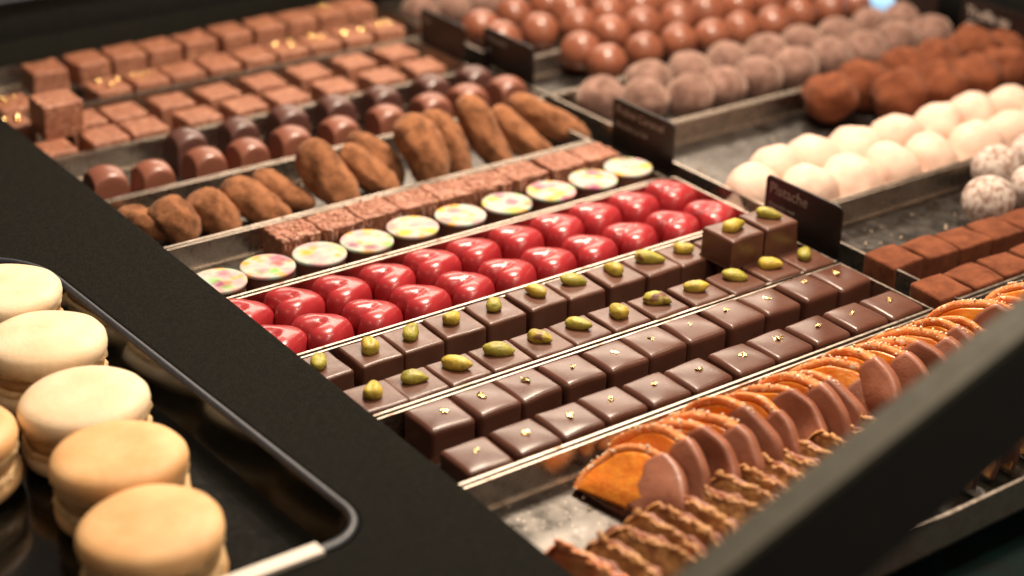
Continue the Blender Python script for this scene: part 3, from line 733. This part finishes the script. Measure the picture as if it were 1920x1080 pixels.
for i in range(n):
    lean = R_(44 if i == 0 else rnd.uniform(14, 27)); g = i % 4
    dx = [.74, .62, .58, .72, .50][i % 5]
    orange(x, -4.12+jr(.10), .16+jr(.03)+(.12 if i % 3 == 1 else 0), R_(rnd.uniform(8, 20)), lean, [0, 1, 2, 3, 4, 5, 2, 1, 4, 3][i % 10],
           f'chocolate dipped candied orange slice, {nth(i+1, n)} in the row', rnd.uniform(.96, 1.04))
    x += dx
orange(4.9, -4.95, .08, R_(16), R_(40), 4, 'small dipped slice end poking out in front of the orange slices', .55)
# --- florentines
def florentine(seed, fruit=False):
    r = random.Random(seed); L = 1.08; Hh = .92
    def board(amp, dh, sd, k):
        ol = []
        for i in range(44):
            t = i/43; y = -L*k+2*L*k*t
            ol.append((y, Hh+dh+amp*nz((y, 0, 0), 2.2, sd)+amp*.6*nz((y, 0, 0), 5.5, sd+3)-.30*abs(2*t-1)**6))
        return ol+[(L*k+.03, .4), (L*k*.97, .05), (0, .01), (-L*k*.97, .05), (-L*k-.03, .4)]
    base = slabm(board(.09, 0, seed, 1), .15, .06, 3, warp(seed*.2), True)
    wp = warp(seed*.2)
    def rough(v):
        n = nz(v, 3.5, seed)*.04+nz(v, 9, seed+1)*.025
        return wp(Vector((v.x-.105+n, v.y, v.z+.5*n)))
    top = slabm(board(.15, -.03, seed+20, .96), .09, .04, 2, rough, True)
    ps = [top]
    for _ in range(9):
        y, z, q = r.uniform(-L*.85, L*.85), Hh+r.uniform(-.14, -.02), r.uniform(.05, .09)
        v, f = ball(q*.7, q*1.7, q*.9, nu=8, nv=6); a = r.uniform(-.5, .5)
        ps.append(([tuple(wp(Vector((p[0]-.13, y+p[1]*math.cos(a)-p[2]*math.sin(a), z+p[1]*math.sin(a)+p[2]*math.cos(a))))) for p in v], f))
    return base, joinm(ps)
DFL = [mesh('dark_base', *florentine(s)[0], 'dark', angle=60) for s in (0, 2)]  # dark chocolate colour stands in for the beam's shade on these
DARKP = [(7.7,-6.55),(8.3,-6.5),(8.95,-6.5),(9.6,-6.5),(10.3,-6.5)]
FL = []
for s in range(5):
    b_, n_ = florentine(s); FL.append((mesh('flor_base', *b_, 'coat', angle=60), mesh('flor_nuts', *n_, 'fruit' if s == 4 else 'caramel')))
FX = [(-.95,-6.0,4),(-.30,-6.25,0),(.32,-6.15,1),(.82,-6.08,2),(1.32,-6.0,3),(1.86,-5.95,0),(2.42,-5.9,1),(3.02,-5.95,2),(3.52,-5.9,3),(4.06,-5.95,0),(4.6,-5.8,1),(5.15,-5.85,2),(5.75,-5.85,3),(6.35,-5.9,0),(6.95,-5.9,2),]
for i, (x, y, k) in enumerate(FX):
    t = thing('florentine', f'{"fruit topped" if k == 4 else "nutty chocolate"} florentine, {nth(i+1, len(FX))} in the front row', 'florentine', (x, y, .05), (0, 0, 0), 'florentines in a leaning row')
    t.rotation_euler = Euler((jr(.05), R_(rnd.uniform(23, 29)), R_(rnd.uniform(9, 15))), 'XYZ')
    obj('chocolate_base', FL[k][0], t); o = obj('fruit_topping' if k == 4 else 'nut_topping', FL[k][1], t); o['kind'] = 'stuff'
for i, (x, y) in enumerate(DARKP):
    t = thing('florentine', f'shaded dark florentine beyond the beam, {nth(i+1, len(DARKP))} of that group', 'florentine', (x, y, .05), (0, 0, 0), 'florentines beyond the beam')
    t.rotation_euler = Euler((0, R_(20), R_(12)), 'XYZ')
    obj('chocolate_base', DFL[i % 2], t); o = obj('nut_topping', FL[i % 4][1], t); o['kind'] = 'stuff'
# --- macarons
def shell(top, seed):
    sgn = 1
    pr = [(.3, 0), (1.02, 0), (1.10, .02), (1.13, .07), (1.12, .13), (1.14, .18), (1.155, .27), (1.14, .37), (1.07, .46), (.92, .515), (.65, .55), (.2, .565)]
    def fn(v):
        a = math.atan2(v.y, v.x)
        k = 1+.03*nz(v, 1.0, seed)+(.05*nz((math.cos(a), math.sin(a), v.z*4), 7, seed) if v.z < .17 else 0)
        return Vector((v.x*k, v.y*k, v.z*(1+.10*nz(v, .9, seed+6))))
    return lathe(pr, 90, fn)
def macaron(x, y, z, c, label, seed, rot=(0, 0)):
    t = thing('macaron', label, 'macaron', (x, y, z), (rot[0], rot[1], jr(3)), 'cream and caramel macarons')
    me = mesh('shell', *shell(1, seed), c)
    me.materials.append(M['macf'])
    for p in me.polygons:
        if p.center.z < .15*S: p.material_index = 1
    t.scale = (1.12,)*3
    obj('top_shell', me, t, (0, 0, .80)); b = obj('bottom_shell', me, t, (0, 0, .58), (math.pi, 0, 0))
    obj('filling', mesh('filling', *lathe([(1.0, .56), (1.06, .60), (1.08, .69), (1.06, .78), (1.0, .82)], 44), 'fill'), t)
ZM = .31
for x, y, c, lab, s in ((-5.85,8.75,'mac1','pale cream macaron farthest back in the right column',1), (-6.0,6.0,'mac1','pale cream macaron second from the back in the right column',2),
     (-6.28,3.20,'mac1','cream macaron in the middle of the right column',3), (-6.62,.82,'mac2','caramel coloured macaron second from the front in the right column',4),
     (-7.10,-1.60,'mac2','caramel coloured macaron nearest the front of the right column',5), (-8.95,3.45,'mac2','caramel macaron cut by the left picture edge',6)):
    macaron(x, y, ZM, c, lab, s, (jr(.04), jr(.04)))
# --- price cards
def card(x, y0, y1, z0, z1, label, lines, ink='ink', tilt=0.):
    t = thing('price_card', label, 'sign', (x, (y0+y1)/2, z0), (0, tilt, 0), 'black price cards')
    hy = (y1-y0)/2; h = z1-z0; r = .16; ol = []
    for cx, cy, a0 in ((hy-r, h-r, 0), (-hy+r, h-r, 90), (-hy+r, r, 180), (hy-r, r, 270)):
        for k in range(6):
            a = R_(a0+90*k/5); ol.append((cx+r*math.cos(a), cy+r*math.sin(a)))
    cd = obj('card', mesh('card', *slabm(ol, .07, .02, 2), 'sign', angle=40), t)
    obj('stand', mesh('stand', *box(-.12, .22, -.4, .4, -z0+.02, .06), 'sign', smooth=False), t, (.10, 0, 0))
    for txt, size, zz, yy in lines:
        cu = bpy.data.curves.new('txt', 'FONT'); cu.body = txt; cu.size = size; cu.extrude = .004; cu.align_x = 'LEFT'
        o = bpy.data.objects.new('tmp', cu); C.objects.link(o)
        dg = bpy.context.evaluated_depsgraph_get(); me = bpy.data.meshes.new_from_object(o.evaluated_get(dg)); bpy.data.objects.remove(o)
        me.materials.clear(); me.materials.append(M[ink])
        # text reads from the card's +Y end to its -Y end when seen from -X
        mt_ = Matrix(((0, 0, -1, -.040), (-1, 0, 0, hy-yy), (0, 1, 0, zz), (0, 0, 0, 1)))
        me.transform(mt_)
        for v in me.vertices: v.co *= S
        obj('lettering', me, cd)
card(12.82, 1.13, 3.85, .45, 1.92, 'black card lettered Pistache standing behind the stacked pistachio squares', [('Pistache', .42, 1.02, .16), ('chocolat noir', .18, .66, .16)])
card(13.15, 7.9, 10.6, .40, 1.92, 'black card with two lines of lettering at the end of the flower disc tray', [('Praliné Caramel', .33, 1.10, .16), ('chocolat au lait', .24, .70, .14)])
card(13.85, 15.45, 18.15, .40, 1.92, 'black card at the end of the domed praline tray, in front of round truffles', [('Noisette', .3, 1.12, .2), ('lait', .2, .75, .2)])
card(13.2, 18.3, 20.9, .40, 1.95, 'blank black card at the end of the plain milk squares', [('Lait', .28, 1.12, .2)])
card(29.3, 8.5, 11.5, .25, 2.15, 'blurred black card with pale lettering at the top right corner', [('Truffe au', .5, 1.28, .25), ('Chocolat', .5, .76, .25)], 'ink2')
card(28.9, 12.2, 14.2, 1.3, 2.75, 'small blurred card left of the top right card', [('Truffe', .36, .95, .2), ('lait', .3, .55, .2)])
# --- added stand-in for the pale blue light spot at the top edge
bl = thing('blue_lamp', 'small round pale blue glowing lamp at the top edge', 'lamp', (29.9, 15.4, 0))
obj('globe', mesh('globe', *ball(.72, .72, .72), 'bluelamp'), bl, (0, 0, 1.15))  # globe and stem made up to show the blue light spot
obj('stem', mesh('stem', *lathe([(.3, 0), (.3, .06), (.08, .1), (.08, .8)], 20), 'blackmat'), bl)

# ---------------------------------------------------------------- render
scn.render.engine = 'CYCLES'
scn.cycles.use_denoising = True
scn.cycles.max_bounces = 8
scn.render.resolution_x = 1024; scn.render.resolution_y = 576
